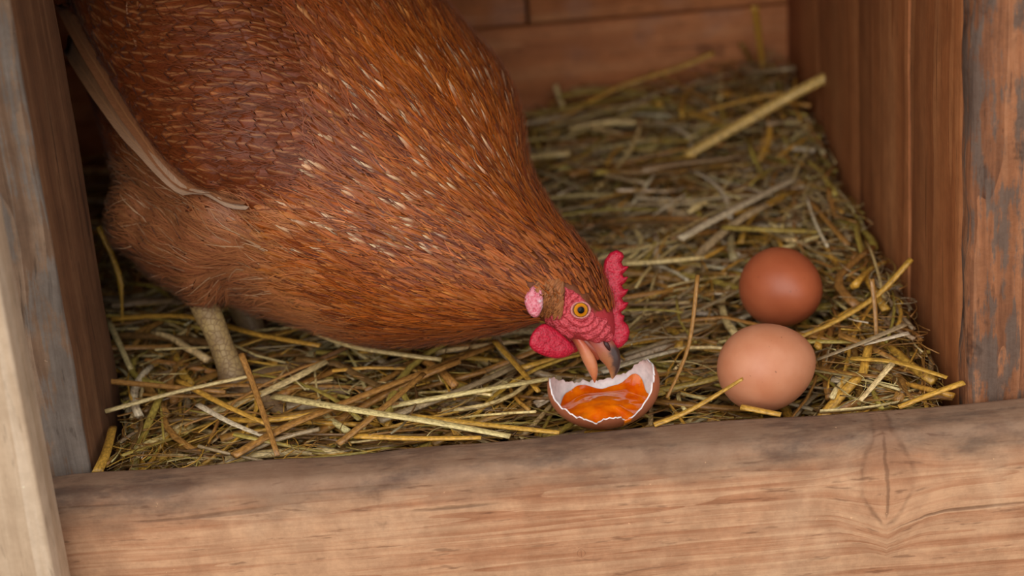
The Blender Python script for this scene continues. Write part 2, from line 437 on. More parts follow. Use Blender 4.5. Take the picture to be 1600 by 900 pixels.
addmesh(*px_loft([(480, 240, 60, 1.20, .03), (430, 330, 88, 1.20, .042), (400, 400, 62, 1.20, .034), (400, 450, 24, 1.20, .016)], 5))
addmesh(*px_loft([(330, 250, 60, 1.17, .05), (250, 330, 70, 1.165, .05), (232, 392, 46, 1.160, .038)], 5))
addmesh(*px_loft([(420, 330, 70, 1.15, .05), (330, 360, 92, 1.145, .052), (262, 370, 74, 1.15, .045), (225, 372, 40, 1.155, .03)], 5))
tmp = bpy.data.objects.new('tmp', bm_mesh('tmp', bm)); COL.objects.link(tmp)
md = tmp.modifiers.new('r', 'REMESH'); md.mode = 'VOXEL'; md.voxel_size = .0022
sm = tmp.modifiers.new('s', 'SMOOTH'); sm.factor = .5; sm.iterations = 6
dg = bpy.context.evaluated_depsgraph_get()
bme = bpy.data.meshes.new_from_object(tmp.evaluated_get(dg)); bpy.data.objects.remove(tmp)
bme.name = 'body'; bme.polygons.foreach_set('use_smooth', [True] * len(bme.polygons))
M['under'] = simple('brown_down', lin(112, 58, 26), .8, (120, .5, .002))
bcol = bme.color_attributes.new('Col', 'FLOAT_COLOR', 'POINT'); arr = np.zeros((len(bme.vertices), 4), np.float32); arr[:] = lin(112, 58, 26)
for i, v in enumerate(bme.vertices):
    x, y, d = PIX(v.co)
    if x > 868 and y > 500 or (x > 915 and y > 485): arr[i] = lin(170, 46, 52)
bcol.data.foreach_set('color', arr.ravel())
t = NT('down_and_skin'); an = t.n('ShaderNodeAttribute'); an.attribute_name = 'Col'; t.bump(t.noise(t.n('ShaderNodeTexCoord').outputs['Object'], 300, 4), .5, .001)
link('body', bme, t.out(an.outputs['Color'], .6, .3), hen)
bverts = [v.co.copy() for v in bme.vertices]; bpolys = [tuple(p.vertices) for p in bme.polygons]
BV = BVHTree.FromPolygons(bverts, bpolys)

Z1 = lambda x, y: (780 + x / 2.647, 360 + y / 2.647)      # close-up of the head used while measuring
face_poly = [Z1(*q) for q in [(262, 224), (300, 234), (340, 258), (372, 292), (395, 325), (420, 350), (450, 355), (476, 410), (490, 470), (462, 486), (420, 480), (372, 468), (322, 446), (306, 474), (285, 476), (250, 440), (212, 412), (180, 385), (176, 345), (190, 322), (232, 322), (258, 280)]]
HC = P(900, 480, 1.053)
def mirror(p): return p - 2 * F * ((p - HC).dot(F))
def surf(px, py, bv=None):
    bv = bv or BV
    r = (P(px, py, 1) - CAM).normalized()
    h = bv.ray_cast(CAM + r * .5, r)
    if h[0] is not None: return h[0], h[1]
    h = bv.find_nearest(P(px, py, 1.05)); return h[0], h[1]

def face_patch(flip):
    poly = [tuple(q) for q in catmull(face_poly, 5, True)]
    pts, faces, dist = cdt_grid(poly, 1.5)
    V = []
    for (x, y), d in zip(pts, dist):
        p, n = surf(x, y)
        k = smoothstep(d / 9)
        ex = math.hypot(x - 907, (y - 484)); 
        wr = .0006 * math.sin(ex * .62 + 2.5 * mnoise.noise(Vector((x * .05, y * .05, 0)))) * (1 if ex > 13 else 0)
        wr += .0005 * mnoise.fractal(Vector((x * .13, y * .13, 2)), 1, 2, 3)
        q = p + n * (-.0012 + k * (.0024 + wr)); V.append(mirror(q) if flip else q)
    if flip: faces = [f[::-1] for f in faces]
    return link('face_skin', mesh_np('face_skin', V, [list(f) for f in faces]), M['face'], hen)
for fl in (False, True): face_patch(fl)['label'] = 'bare wrinkled red face skin'

# eye
def eye(flip):
    p, n = surf(907, 484)
    nn = (n * .35 - F).normalized(); c = p + nn * .0004
    bm = bmesh.new(); bmesh.ops.create_uvsphere(bm, u_segments=40, v_segments=30, radius=1)
    q = nn.to_track_quat('Z', 'Y').to_matrix().to_4x4()
    for v in bm.verts:
        v.co = Vector((v.co.x * .0042, v.co.y * .0042, v.co.z * .0034))
    t = NT('amber_eye'); tc = t.n('ShaderNodeTexCoord').outputs['Object']
    d = t.vec('LENGTH', t.vec('MULTIPLY', tc, (1, 1, 0)))
    nz = t.math('MULTIPLY', t.noise(tc, 900, 3), .0004)
    col = t.ramp(t.mr(t.math('ADD', d, nz), 0, .005), [(.0, (.002, .002, .002, 1)), (.38, (.002, .002, .002, 1)), (.44, lin(176, 96, 6)), (.70, lin(214, 140, 26)), (.78, lin(90, 50, 20)), (.9, lin(196, 168, 150))])
    t.out(col, .04, .12)
    o = link('eye', bm_mesh('eye', bm), t.m, hen)
    cw = mirror(c) if flip else c; n2 = nn - 2 * F * nn.dot(F) if flip else nn
    mt = n2.to_track_quat('Z', 'Y').to_matrix().to_4x4(); mt.translation = cw - hen.location; o.matrix_local = mt
    # lid ring
    bm = bmesh.new(); N = 48
    rg = []
    for k in range(N):
        a = 2 * math.pi * k / N; r = .0043
        rg.append([bm.verts.new(Vector((math.cos(a) * (r + .0006 * math.cos(b)) * 1.10, math.sin(a) * (r + .0006 * math.cos(b)) * .97, .0009 + .0008 * math.sin(b)))) for b in [2 * math.pi * j / 8 for j in range(8)]])
    for k in range(N):
        for j in range(8): bm.faces.new([rg[k][j], rg[(k + 1) % N][j], rg[(k + 1) % N][(j + 1) % 8], rg[k][(j + 1) % 8]])
    e = bpy.data.objects.new('eyelid', bm_mesh('eyelid', bm)); COL.objects.link(e); e.data.materials.append(M['lid']); e.parent = o
M['lid'] = skin_mat('pale_eyelid', lin(170, 78, 76), lin(204, 138, 126), 900, .4)
eye(False); eye(True)

# comb, wattles, ear lobes
comb_z = [(430, 225), (426, 175), (436, 122), (458, 92), (486, 80), (510, 92), (517, 108), (506, 132), (512, 146), (537, 148), (526, 166), (510, 182), (516, 192), (535, 190), (524, 212), (508, 228), (514, 242), (536, 243), (524, 266), (508, 280), (514, 294), (537, 298), (522, 324), (504, 338), (508, 348), (519, 352), (515, 374), (533, 392), (541, 420), (532, 455), (508, 482), (488, 490), (468, 468), (446, 440), (436, 400), (448, 350), (446, 300), (438, 262)]
inflate('comb', [Z1(*q) for q in comb_z], 1.0525, .0030, 9, 1.6, M['comb'], hen, rough=.0005, rscale=260)
wat_z = [(124, 468), (134, 430), (158, 400), (190, 386), (232, 408), (268, 438), (298, 468), (312, 494), (298, 514), (256, 529), (210, 526), (165, 511), (136, 492)]
wp = [tuple(q) for q in catmull([Z1(*q) for q in wat_z], 4, True)]
inflate('wattle', wp, 1.0410, .0032, 14, 1.6, M['comb'], hen, rough=.0005, rscale=300, bend=lambda x, y: .00012 * (x - 880))
inflate('wattle', [(x + 12, y - 6) for x, y in wp], 1.0640, .0030, 14, 2.4, M['comb'], hen)
lobe_z = [(104, 285), (118, 250), (148, 222), (178, 208), (192, 235), (184, 290), (176, 330), (156, 360), (130, 352), (112, 322)]
lp = [tuple(q) for q in catmull([Z1(*q) for q in lobe_z], 4, True)]
ps, _ = surf(838, 465); dl = PIX(ps)[2]
inflate('ear_lobe', lp, dl - .0012, .0026, 9, 1.5, M['lobe'], hen, rough=.0010, rscale=420)
inflate('ear_lobe', lp, 2 * 1.053 - dl + .0012, .0026, 9, 2.4, M['lobe'], hen)

# beak
def horn(name, base, tip, p0, p1, ridge=None):
    t = NT(name); tc = t.n('ShaderNodeTexCoord').outputs['Object']
    d = t.vec('DOT_PRODUCT', t.vec('SUBTRACT', tc, tuple(p0)), tuple((p1 - p0) / (p1 - p0).length_squared))
    n = t.noise(tc, 500, 4); f = t.math('ADD', d, t.math('MULTIPLY', t.math('SUBTRACT', n, .5), .35))
    t.bump(n, .15, .0005)
    c = t.ramp(f, [(.0, base[0]), (.45, base[1]), (.8, tip[0]), (1.0, tip[1])])
    if ridge:
        e = t.vec('DOT_PRODUCT', t.vec('SUBTRACT', tc, tuple(ridge[0])), tuple((ridge[1] - ridge[0]) / (ridge[1] - ridge[0]).length_squared))
        c = t.mix(t.math('MULTIPLY', t.mr(t.math('ADD', e, t.math('MULTIPLY', t.math('SUBTRACT', n, .5), .4)), .22, .6, 0, .95, True), t.mr(d, .10, .35, 0, 1, True)), c, lin(62, 46, 44))
    return t.out(c, .28, .5)
M['beak_u'] = horn('horn_beak', (lin(170, 78, 70), lin(166, 104, 70)), (lin(172, 106, 62), lin(186, 126, 80)), P(940, 528, 1.053), P(958, 592, 1.053), (P(942, 562, 1.053), P(970, 556, 1.053)))
M['beak_l'] = horn('pale_beak', (lin(196, 84, 62), lin(204, 128, 88)), (lin(198, 116, 74), lin(176, 88, 44)), P(905, 524, 1.053), P(929, 598, 1.053))
V, Fc = px_loft([(922, 519, 18, 1.053, .0060), (938, 535, 19, 1.053, .0060), (949, 549, 18, 1.053, .0054), (956, 562, 14.5, 1.053, .0043), (958.5, 574, 10, 1.053, .0030), (958, 584, 5.5, 1.053, .0017), (956.5, 592, .8, 1.053, .0004)], 6)
ub = link('upper_beak', mesh_np('upper_beak', V, Fc), M['beak_u'], hen); ub['label'] = 'horn-coloured upper beak with dark ridge'
V, Fc = px_loft([(898, 522, 9, 1.053, .0056), (911, 541, 10, 1.053, .0054), (920, 560, 10.5, 1.053, .0046), (926, 576, 8.5, 1.053, .0033), (928.5, 589, 4.5, 1.053, .0018), (929, 598, .7, 1.053, .0004)], 6)
lb = link('lower_beak', mesh_np('lower_beak', V, Fc), M['beak_l'], hen); lb['label'] = 'pale orange lower beak'
M['mouth'] = simple('mouth_flesh', lin(140, 62, 40), .3)
V, Fc = px_loft([(905, 522, 8, 1.053, .0050), (920, 538, 10, 1.053, .0048), (930, 550, 7, 1.053, .004), (935, 562, 3, 1.053, .002)], 5)
link('tongue', mesh_np('tongue', V, Fc), M['mouth'], lb)
M['black'] = simple('dark_nostril', lin(58, 26, 24), .5)
V, Fc = px_loft([(943, 531, 1, 1.0472, .0004), (947, 537, 3.5, 1.0466, .0010), (951, 544, 3, 1.0474, .0010), (953, 550, .8, 1.0488, .0004)], 4, 12)
link('nostril', mesh_np('nostril', V, Fc), M['black'], ub)

# legs
def leg_mat():
    t = NT('scaly_leg'); tc = t.n('ShaderNodeTexCoord').outputs['Object']
    vo = t.n('ShaderNodeTexVoronoi'); vo.feature = 'DISTANCE_TO_EDGE'; vo.inputs['Scale'].default_value = 300
    t.set(vo.inputs['Vector'], t.vec('MULTIPLY', tc, (1, 1, 1.1)))
    e = t.mr(vo.outputs['Distance'], 0, .09)
    n = t.noise(tc, 60, 4)
    c = t.mix(t.mr(n, .35, .65), lin(140, 110, 72), lin(188, 158, 102)); c = t.mix(e, lin(128, 98, 66), c)
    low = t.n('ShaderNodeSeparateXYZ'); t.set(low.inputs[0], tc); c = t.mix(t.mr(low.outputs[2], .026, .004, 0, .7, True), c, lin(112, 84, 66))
    t.bump(e, .35, .001)
    return t.out(c, .5, .4)
M['leg'] = leg_mat()
def leg(off, dx):
    def Q(px, py, d): return P(px + dx, py, d + off)
    sec = [((312, 440), 26, .0085), ((320, 478), 23, .0080), ((334, 510), 20, .0070), ((346, 540), 19, .0066), ((356, 566), 20, .0070), ((364, 590), 23, .0080), ((368, 606), 21, .0075)]
    V, Fc = px_loft([(x + dx, y, h, 1.134 + off + .0 * i, l) for i, ((x, y), h, l) in enumerate(sec)], 6, 20)
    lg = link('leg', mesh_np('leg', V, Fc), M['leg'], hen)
    foot = P(367 + dx, 602, 1.134 + off)
    for ang, L, r in ((8, .070, .0062), (48, .058, .0058), (-34, .060, .0058), (190, .028, .0045)):
        a = math.radians(ang); dr = Vector((math.cos(a), -math.sin(a), 0)); rg = []
        sd = Vector((-dr.y, dr.x, 0))
        for k in range(14):
            s = k / 13; c = foot + dr * L * s; c.z = foot.z - .001 - .006 * s + .003 * math.sin(s * math.pi)
            rr = r * (1 - .45 * s) * (1 + .12 * math.cos(s * 20)) if s < .85 else r * .55 * (1 - (s - .85) / .16)
            rg.append((c, sd * rr, Vector((0, 0, rr * .85))))
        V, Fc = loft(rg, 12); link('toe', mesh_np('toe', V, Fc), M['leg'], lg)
    return lg
leg(0, 0); leg(.075, 60)

# ------------------------------------------------------------------ feathers
U5 = np.array([-1, -.5, 0, .5, 1.0]); NS = 10
FACES5 = np.array([[i * 5 + j, i * 5 + j + 1, (i + 1) * 5 + j + 1, (i + 1) * 5 + j] for i in range(NS - 1) for j in range(4)])
vv = np.linspace(0, 1, NS)
PROF = {'lance': (np.clip(vv * 5, 0, 1) ** .6) * (1 - vv ** 2.2) ** .8 + .02,
        'round': (np.clip(vv * 3.5, 0, 1) ** .7) * np.sqrt(np.clip(1 - vv ** 5, 0, 1)) + .03,
        'soft': (np.clip(vv * 2.6, 0, 1) ** .8) * np.sqrt(np.clip(1 - vv ** 3.2, 0, 1)) + .02,
        'flight': (np.clip(vv * 6, 0, 1) ** .6) * np.sqrt(np.clip(1 - vv ** 9, 0, 1)) + .02}
class Plumage:
    def __init__(self): self.V = []; self.F = []; self.C = []; self.U = []; self.n = 0
    def add(self, p, d, L, Wd, shape, col, tip=None, lift=.0012, rise=.0022, bv=None, fray=.25, tilt=0.0):
        bv = bv or BV
        step = L / (NS - 1); pos = p.copy(); dr = d.normalized()
        C = []; T = []; N = []
        for i in range(NS):
            h = bv.find_nearest(pos)
            if h[0] is None: return
            s, n = h[0], h[1]
            C.append(s + n * (lift + rise * (i / (NS - 1)) ** 1.0)); N.append(n)
            dr = dr - n * dr.dot(n)
            if dr.length < 1e-6: return
            dr.normalize(); T.append(dr.copy()); pos = s + dr * step
        C = np.array(C); N = np.array(N); T = np.array(T)
        # smooth the centreline
        C[1:-1] = (C[:-2] + 2 * C[1:-1] + C[2:]) / 4
        B = np.cross(T, N); B /= np.maximum(np.linalg.norm(B, axis=1, keepdims=True), 1e-9)
        if tilt: B = B * math.cos(tilt) + N * math.sin(tilt)
        w = PROF[shape] * Wd / 2
        jl = 1 - fray * np.random.rand(NS) * (vv > .15); jr = 1 - fray * np.random.rand(NS) * (vv > .15)
        off = np.stack([-w * jl, -w * .5, w * 0, w * .5, w * jr], 1)
        cam_ = -.16 * Wd * (U5[None, :] ** 2) * PROF[shape][:, None]
        back = -np.abs(U5)[None, :] ** 2 * L * (.10 if shape == 'lance' else .06) * (vv[:, None])      # barbs sweep forward from the shaft
        X = C[:, None, :] + B[:, None, :] * off[:, :, None] + N[:, None, :] * cam_[:, :, None] + T[:, None, :] * back[:, :, None]
        self.V.append(X.reshape(-1, 3)); self.F.append(FACES5 + self.n); self.n += NS * 5
        c = np.array(col[:3]); r = random.random()
        cc = np.repeat(c[None, :], NS, 0)
        if tip is not None:
            k = np.clip((vv - .55) / .3, 0, 1)[:, None]; cc = np.repeat(cc[:, None, :], 5, 1)
            kk = k[:, :, None] * np.array([.15, .55, 1, .55, .15])[None, :, None]
            cc = cc * (1 - kk) + np.array(tip[:3])[None, None, :] * kk
        else: cc = np.repeat(cc[:, None, :], 5, 1)
        self.C.append(np.concatenate([cc, np.full((NS, 5, 1), r)], 2).reshape(-1, 4))
        self.U.append(np.stack(np.broadcast_arrays(U5[None, :], vv[:, None] * (L / .02)), 2).reshape(-1, 2))
    def barb(self, p, d, L, w, col, lift=.002, rise=.003, bv=None):
        bv = bv or BV; n = 4; pos = p.copy(); dr = d.normalized(); V = []; r = random.random(); bend = random.gauss(0, .12)
        for i in range(n):
            h = bv.find_nearest(pos)
            if h[0] is None: return
            s, nn = h[0], h[1]; dr = dr - nn * dr.dot(nn); dr.normalize(); b = dr.cross(nn)
            dr = (dr + b * bend).normalized()
            c = s + nn * (lift + rise * (i / 3) ** 1.5); k = w * (1 - .8 * i / 3)
            V.append(tuple(c - b * k)); V.append(tuple(c + b * k)); pos = s + dr * (L / 3)
        self.V.append(np.array(V)); self.F.append(np.array([[0, 1, 3, 2], [2, 3, 5, 4], [4, 5, 7, 6]]) + self.n); self.n += 8
        self.C.append(np.tile(np.array([*col, r]), (8, 1))); self.U.append(np.tile(np.array([.5, r * 9]), (8, 1)))
    def build(self, name, parent, kind='stuff'):
        if not self.V: return None
        me = mesh_np(name, np.concatenate(self.V), np.concatenate(self.F), True, np.concatenate(self.C), np.concatenate(self.U))
        o = link(name, me, M['feather'], parent)
        if kind: o['kind'] = kind
        return o

# wing shell over the near flank
wing_poly = [tuple(q) for q in catmull([(512, 60), (522, 190), (512, 290), (470, 338), (400, 330), (318, 300), (240, 225), (180, 130), (130, 40), (70, -110), (200, -190), (400, -90)], 6, True)]
wpts, wfaces, wdist = cdt_grid(wing_poly, 11)
wfaces = [f[::-1] for f in wfaces]
WV = []
for (x, y), d in zip(wpts, wdist):
    p, n = surf(x, y); rr = 55 + 110 * smoothstep((x - 330) / 120)
    k = math.sqrt(max(0, 1 - (1 - min(d / rr, 1)) ** 2)) if rr < 60 else smoothstep(d / rr) ** .7
    WV.append(p + n * (-.003 + .012 * k))
wing_me = mesh_np('wing', WV, [list(f) for f in wfaces])
wing = link('wing', wing_me, M['under'], hen)
WB = BVHTree.FromPolygons([Vector(v) for v in WV], [tuple(f) for f in wfaces])

WB2 = BVHTree.FromPolygons([Vector(v) for v in WV] + bverts, [tuple(f) for f in wfaces] + [tuple(i + len(WV) for i in p) for p in bpolys])
def sample(verts, polys, n):
    A = np.array([verts[i] for p in polys for i in p[:3]]).reshape(-1, 3, 3)
    # quads: pick the first triangle or the second at random
    B = np.array([[verts[p[0]], verts[p[2]], verts[p[-1]]] for p in polys])
    a = np.linalg.norm(np.cross(A[:, 1] - A[:, 0], A[:, 2] - A[:, 0]), axis=1)
    idx = np.random.choice(len(polys), n, p=a / a.sum())
    T = np.where((np.random.rand(n) < .5)[:, None, None], A[idx], B[idx])
    r1 = np.sqrt(np.random.rand(n, 1)); r2 = np.random.rand(n, 1)
    return T[:, 0] * (1 - r1) + T[:, 1] * r1 * (1 - r2) + T[:, 2] * r1 * r2
class Darts:
    def __init__(self, cell): self.c = cell; self.g = {}
    def ok(self, p, r):
        c = self.c; k = (int(p[0] // c), int(p[1] // c), int(p[2] // c)); R = int(r // c) + 1
        for i in range(-R, R + 1):
            for j in range(-R, R + 1):
                for l in range(-R, R + 1):
                    for q in self.g.get((k[0] + i, k[1] + j, k[2] + l), ()):
                        if (p[0] - q[0]) ** 2 + (p[1] - q[1]) ** 2 + (p[2] - q[2]) ** 2 < r * r: return False
        self.g.setdefault(k, []).append(p); return True
def jit(c, a=.14, h=.04):
    k = 1 + random.uniform(-a, a)
    return (c[0] * k * (1 + random.uniform(-h, h)), c[1] * k * (1 + random.uniform(-h, h)), c[2] * k * (1 + random.uniform(-h, h)))
HEADP = P(940, 515, 1.054)
tailward = (P(500, 150, 1.16) - P(820, 420, 1.075)).normalized()
plum = {k: Plumage() for k in ('hackle_feathers', 'breast_feathers', 'back_feathers', 'thigh_feathers')}
excl = face_poly
ear_poly = [Z1(*q) for q in lobe_z]
C_H = lin(162, 82, 24); C_HD = lin(116, 50, 14); C_B = lin(182, 112, 64); C_BK = lin(132, 62, 20); C_T = lin(162, 100, 62); C_W = lin(116, 54, 22); WHITE = lin(240, 210, 172)
dt = Darts(.006)
cand = sample(bverts, bpolys, 60000)
def plume(p):
    x, y, d = PIX(p)
    hd = math.hypot(x - 905, y - 455); near = d < 1.16
    if d < 1.075 and x > 830 and (inpoly(x, y, excl) or inpoly(x, y, ear_poly) or (y > 512 and x > 845) or (x > 918 and y > 490)): return None
    if hd < 150: k = smoothstep((hd - 30) / 120); L = .008 + .014 * k; Wd = .0022 + .0022 * k
    else: k = smoothstep((hd - 150) / 330); L = .022 + .018 * k; Wd = .0044 + .0034 * k
    reg = 'hackle_feathers'; shape = 'lance'; tip = None; rise = .0016; w = 0.0
    hack_b = 440 + 50 * math.sin(y * .02)
    if x < 400 + .35 * (y - 300) and y > 250 and x < 430: reg = 'thigh_feathers'
    elif hd > hack_b - (70 if y > 330 else 0) + random.uniform(-35, 35): reg = 'breast_feathers' if y > 330 else 'back_feathers'
    if reg == 'hackle_feathers':
        col = jit(C_H if random.random() < .7 else C_HD, .24, .06)
        if 150 < hd < 400 and y < 420 and random.random() < .17 * (1 + (x < 720)): tip = jit(WHITE, .25); Wd *= .85
        elif hd > 120 and random.random() < .36: tip = jit(lin(206, 128, 58), .2)
    elif reg == 'breast_feathers':
        shape = 'soft'; L = .026; Wd = .018; col = jit(C_B, .12, .05); rise = .0009
        if random.random() < .3: tip = jit(lin(190, 122, 74), .12)
    elif reg == 'back_feathers':
        shape = 'soft'; L = .030; Wd = .012; col = jit(C_BK, .20, .05); w = .3
        if random.random() < .12: tip = jit(lin(206, 140, 84), .2)
    else:
        shape = 'soft'; L = .040; Wd = .016; col = jit(C_T, .13, .05); w = .9; rise = .0016
    if not near: w = .5
    rad = (p - HEADP).normalized()
    dr = rad * (1 - w) + tailward * w
    if reg == 'thigh_feathers' and (y > 420 or x < 215): dr = dr * .7 + Vector((-.35, 0, -.9)) * .35
    return reg, shape, L, Wd, col, tip, rise, dr
def shake(a): return Vector([random.uniform(-a, a) for _ in range(3)])
for p in cand:
    p = Vector(p); q = plume(p)
    if not q: continue
    reg, shape, L, Wd, col, tip, rise, dr = q
    if not dt.ok(p, max(.0017, min(.0062, Wd * .52 if shape == 'lance' else Wd * .36))): continue
    plum[reg].add(p, dr + shake(.11), L * random.uniform(.85, 1.15), Wd * random.uniform(.85, 1.15), shape, col, tip, rise=rise * random.uniform(.5, 1.6), fray=.3 if shape == 'lance' else .12, tilt=random.uniform(-.10, .10))
for p in sample(bverts, bpolys, 26000):      # loose barbs that break up the feather edges
    p = Vector(p); q = plume(p)
    if not q: continue
    reg, shape, L, Wd, col, tip, rise, dr = q
    if PIX(p)[2] > 1.17: continue
    k = random.uniform(.8, 1.3)
    fl = reg == 'thigh_feathers' and random.random() < .10
    plum[reg].barb(p, dr + shake(.17 if shape != 'lance' else .14), L * random.uniform(.3, .55), random.uniform(.00022, .00045), tuple(c * k for c in (col if not fl else lin(190, 150, 116))[:3]), lift=.0016 + rise * .8, rise=.0020 if reg != 'thigh_feathers' else .0028)
for k, v in plum.items(): v.build(k, hen)

# wing coverts
wc = Plumage(); dt = Darts(.006)
wv = [Vector(v) for v in WV]
for p in sample(wv, [tuple(f) for f in wfaces], 9000):
    p = Vector(p); x, y, d = PIX(p)
    t = smoothstep((500 - x) / 380)
    if x > 350 and y > 220 and polydist(x, y, wing_poly) < 24: continue
    Wd = .0145 + .0045 * t; L = .019 + .012 * t
    if not dt.ok(p, Wd * .36): continue
    dr2 = (-1, -.10 - .85 * smoothstep((330 - x) / 260))
    q = P(x + dr2[0] * 30, y + dr2[1] * 30, d) - P(x, y, d)
    q += Vector([random.uniform(-.14, .14) for _ in range(3)]) * q.length
    lo = smoothstep((y - 180) / 120)
    c = jit(C_W, .15, .05)
    wc.add(p, q, L * random.uniform(.85, 1.2), Wd, 'soft', c, jit(lin(156, 84, 42), .15) if random.random() < .2 else None, bv=WB2, rise=.0013 * random.uniform(.5, 1.8), fray=.12)
for p in sample(wv, [tuple(f) for f in wfaces], 5000):
    p = Vector(p); x, y, d = PIX(p)
    dr2 = (-1, -.10 - .85 * smoothstep((330 - x) / 260)); q = (P(x + dr2[0] * 30, y + dr2[1] * 30, d) - P(x, y, d)).normalized() + shake(.3)
    wc.barb(p, q, random.uniform(.005, .012), random.uniform(.0002, .0004), jit(C_W, .4, .06), bv=WB, lift=.0022, rise=.0016)
wc.build('covert_feathers', wing)
# flight feathers: the long folded quills along the wing's lower edge
paths = [[(396, 322), (305, 298), (225, 218), (165, 130), (112, 40), (60, -60)], [(390, 316), (296, 286), (230, 206), (178, 120), (128, 30), (80, -70)],
         [(380, 308), (292, 268), (238, 190), (192, 104), (146, 14), (100, -80)], [(380, 300), (300, 250), (250, 172), (208, 90), (166, 4), (124, -90)],
         [(380, 290), (310, 232), (262, 152), (224, 74), (186, -10), (150, -100)]]
fcol = [lin(160, 112, 78), lin(150, 96, 62), lin(132, 80, 48), lin(120, 68, 38), lin(116, 62, 32)]
for i, pa in enumerate(paths):
    C = catmull(pa, 7); n = len(C); Vx = []; Uq = []
    for k, q in enumerate(C):
        a = C[max(k - 1, 0)]; b = C[min(k + 1, n - 1)]; tx = np.array([b[0] - a[0], b[1] - a[1]]); tx /= np.linalg.norm(tx)
        s, nn = surf(q[0], q[1]); v = k / (n - 1)
        lift = .0066 - .0014 * i + .003 * v
        hw = .0070 * min(1, .02 + v * 1.6) * math.sqrt(max(0, 1 - v ** 12)) + .0004
        c = s + nn * lift
        e = (P(q[0] - tx[1], q[1] + tx[0], PIX(s)[2]) - P(q[0], q[1], PIX(s)[2])).normalized()
        e = (e - nn * e.dot(nn)).normalized()
        for u in U5:
            Vx.append(c + e * hw * u * (.55 if u < 0 else 1.0) - nn * .0022 * u * u * (1 if u > 0 else -1)); Uq.append((u, v * 7))
    Fq = [[r * 5 + j, r * 5 + j + 1, (r + 1) * 5 + j + 1, (r + 1) * 5 + j] for r in range(n - 1) for j in range(4)]
    cc = np.tile(np.array([*fcol[i][:3], random.random()]), (len(Vx), 1))
    if i == 0:
        kk = np.clip(1 - np.array([u[1] for u in Uq]) / 7 / .55, 0, 1)[:, None] * .8; cc[:, :3] = cc[:, :3] * (1 - kk) + np.array(lin(206, 176, 150)[:3]) * kk
    link('flight_feather', mesh_np('flight_feather', Vx, Fq, True, cc, Uq), M['feather'], wing)
# tail: a fan of stiff quills rising from the rump
tb = P(215, -290, 1.228); tu = (P(120, -420, 1.225) - tb).normalized()
for i in range(9):
    a = (i - 4) / 4; dr = (tu + F * .30 * a + Vector((0, 0, .25))).normalized(); sd = dr.cross(F).normalized() * .6 + F * .5 * (1 if a >= 0 else -1); sd = (sd - dr * sd.dot(dr)).normalized()
    Vx = []; Uq = []
    for k in range(12):
        v = k / 11; c = tb - tu * .025 + dr * .13 * v + F * .012 * a * v * v; hw = .011 * min(1, .15 + v * 2.5) * math.sqrt(max(0, 1 - v ** 8)) + .0003
        for u in U5: Vx.append(c + sd * hw * u + dr.cross(sd) * .002 * u * u); Uq.append((u, v * 6))
    Fq = [[r * 5 + j, r * 5 + j + 1, (r + 1) * 5 + j + 1, (r + 1) * 5 + j] for r in range(11) for j in range(4)]
    cc = np.tile(np.array([*jit(C_BK, .2, .05), random.random()]), (len(Vx), 1))
    link('tail_feather', mesh_np('tail_feather', Vx, Fq, True, cc, Uq), M['feather'], hen)
# small tuft over the ear
et = Plumage()
for _ in range(190):
    x, y = Z1(random.uniform(178, 268), random.uniform(196, 325)); p, n = surf(x, y)
    dr = P(x - 8, y + 16, 1.05) - P(x, y, 1.05) + (P(x - 10, y - 2, 1.05) - P(x, y, 1.05)) * random.uniform(-.6, 1)
    et.add(p, dr, .0065, .0022, 'lance', jit(lin(150, 88, 42), .3), None, lift=.0014, rise=.0016)
et.build('ear_tuft', hen)

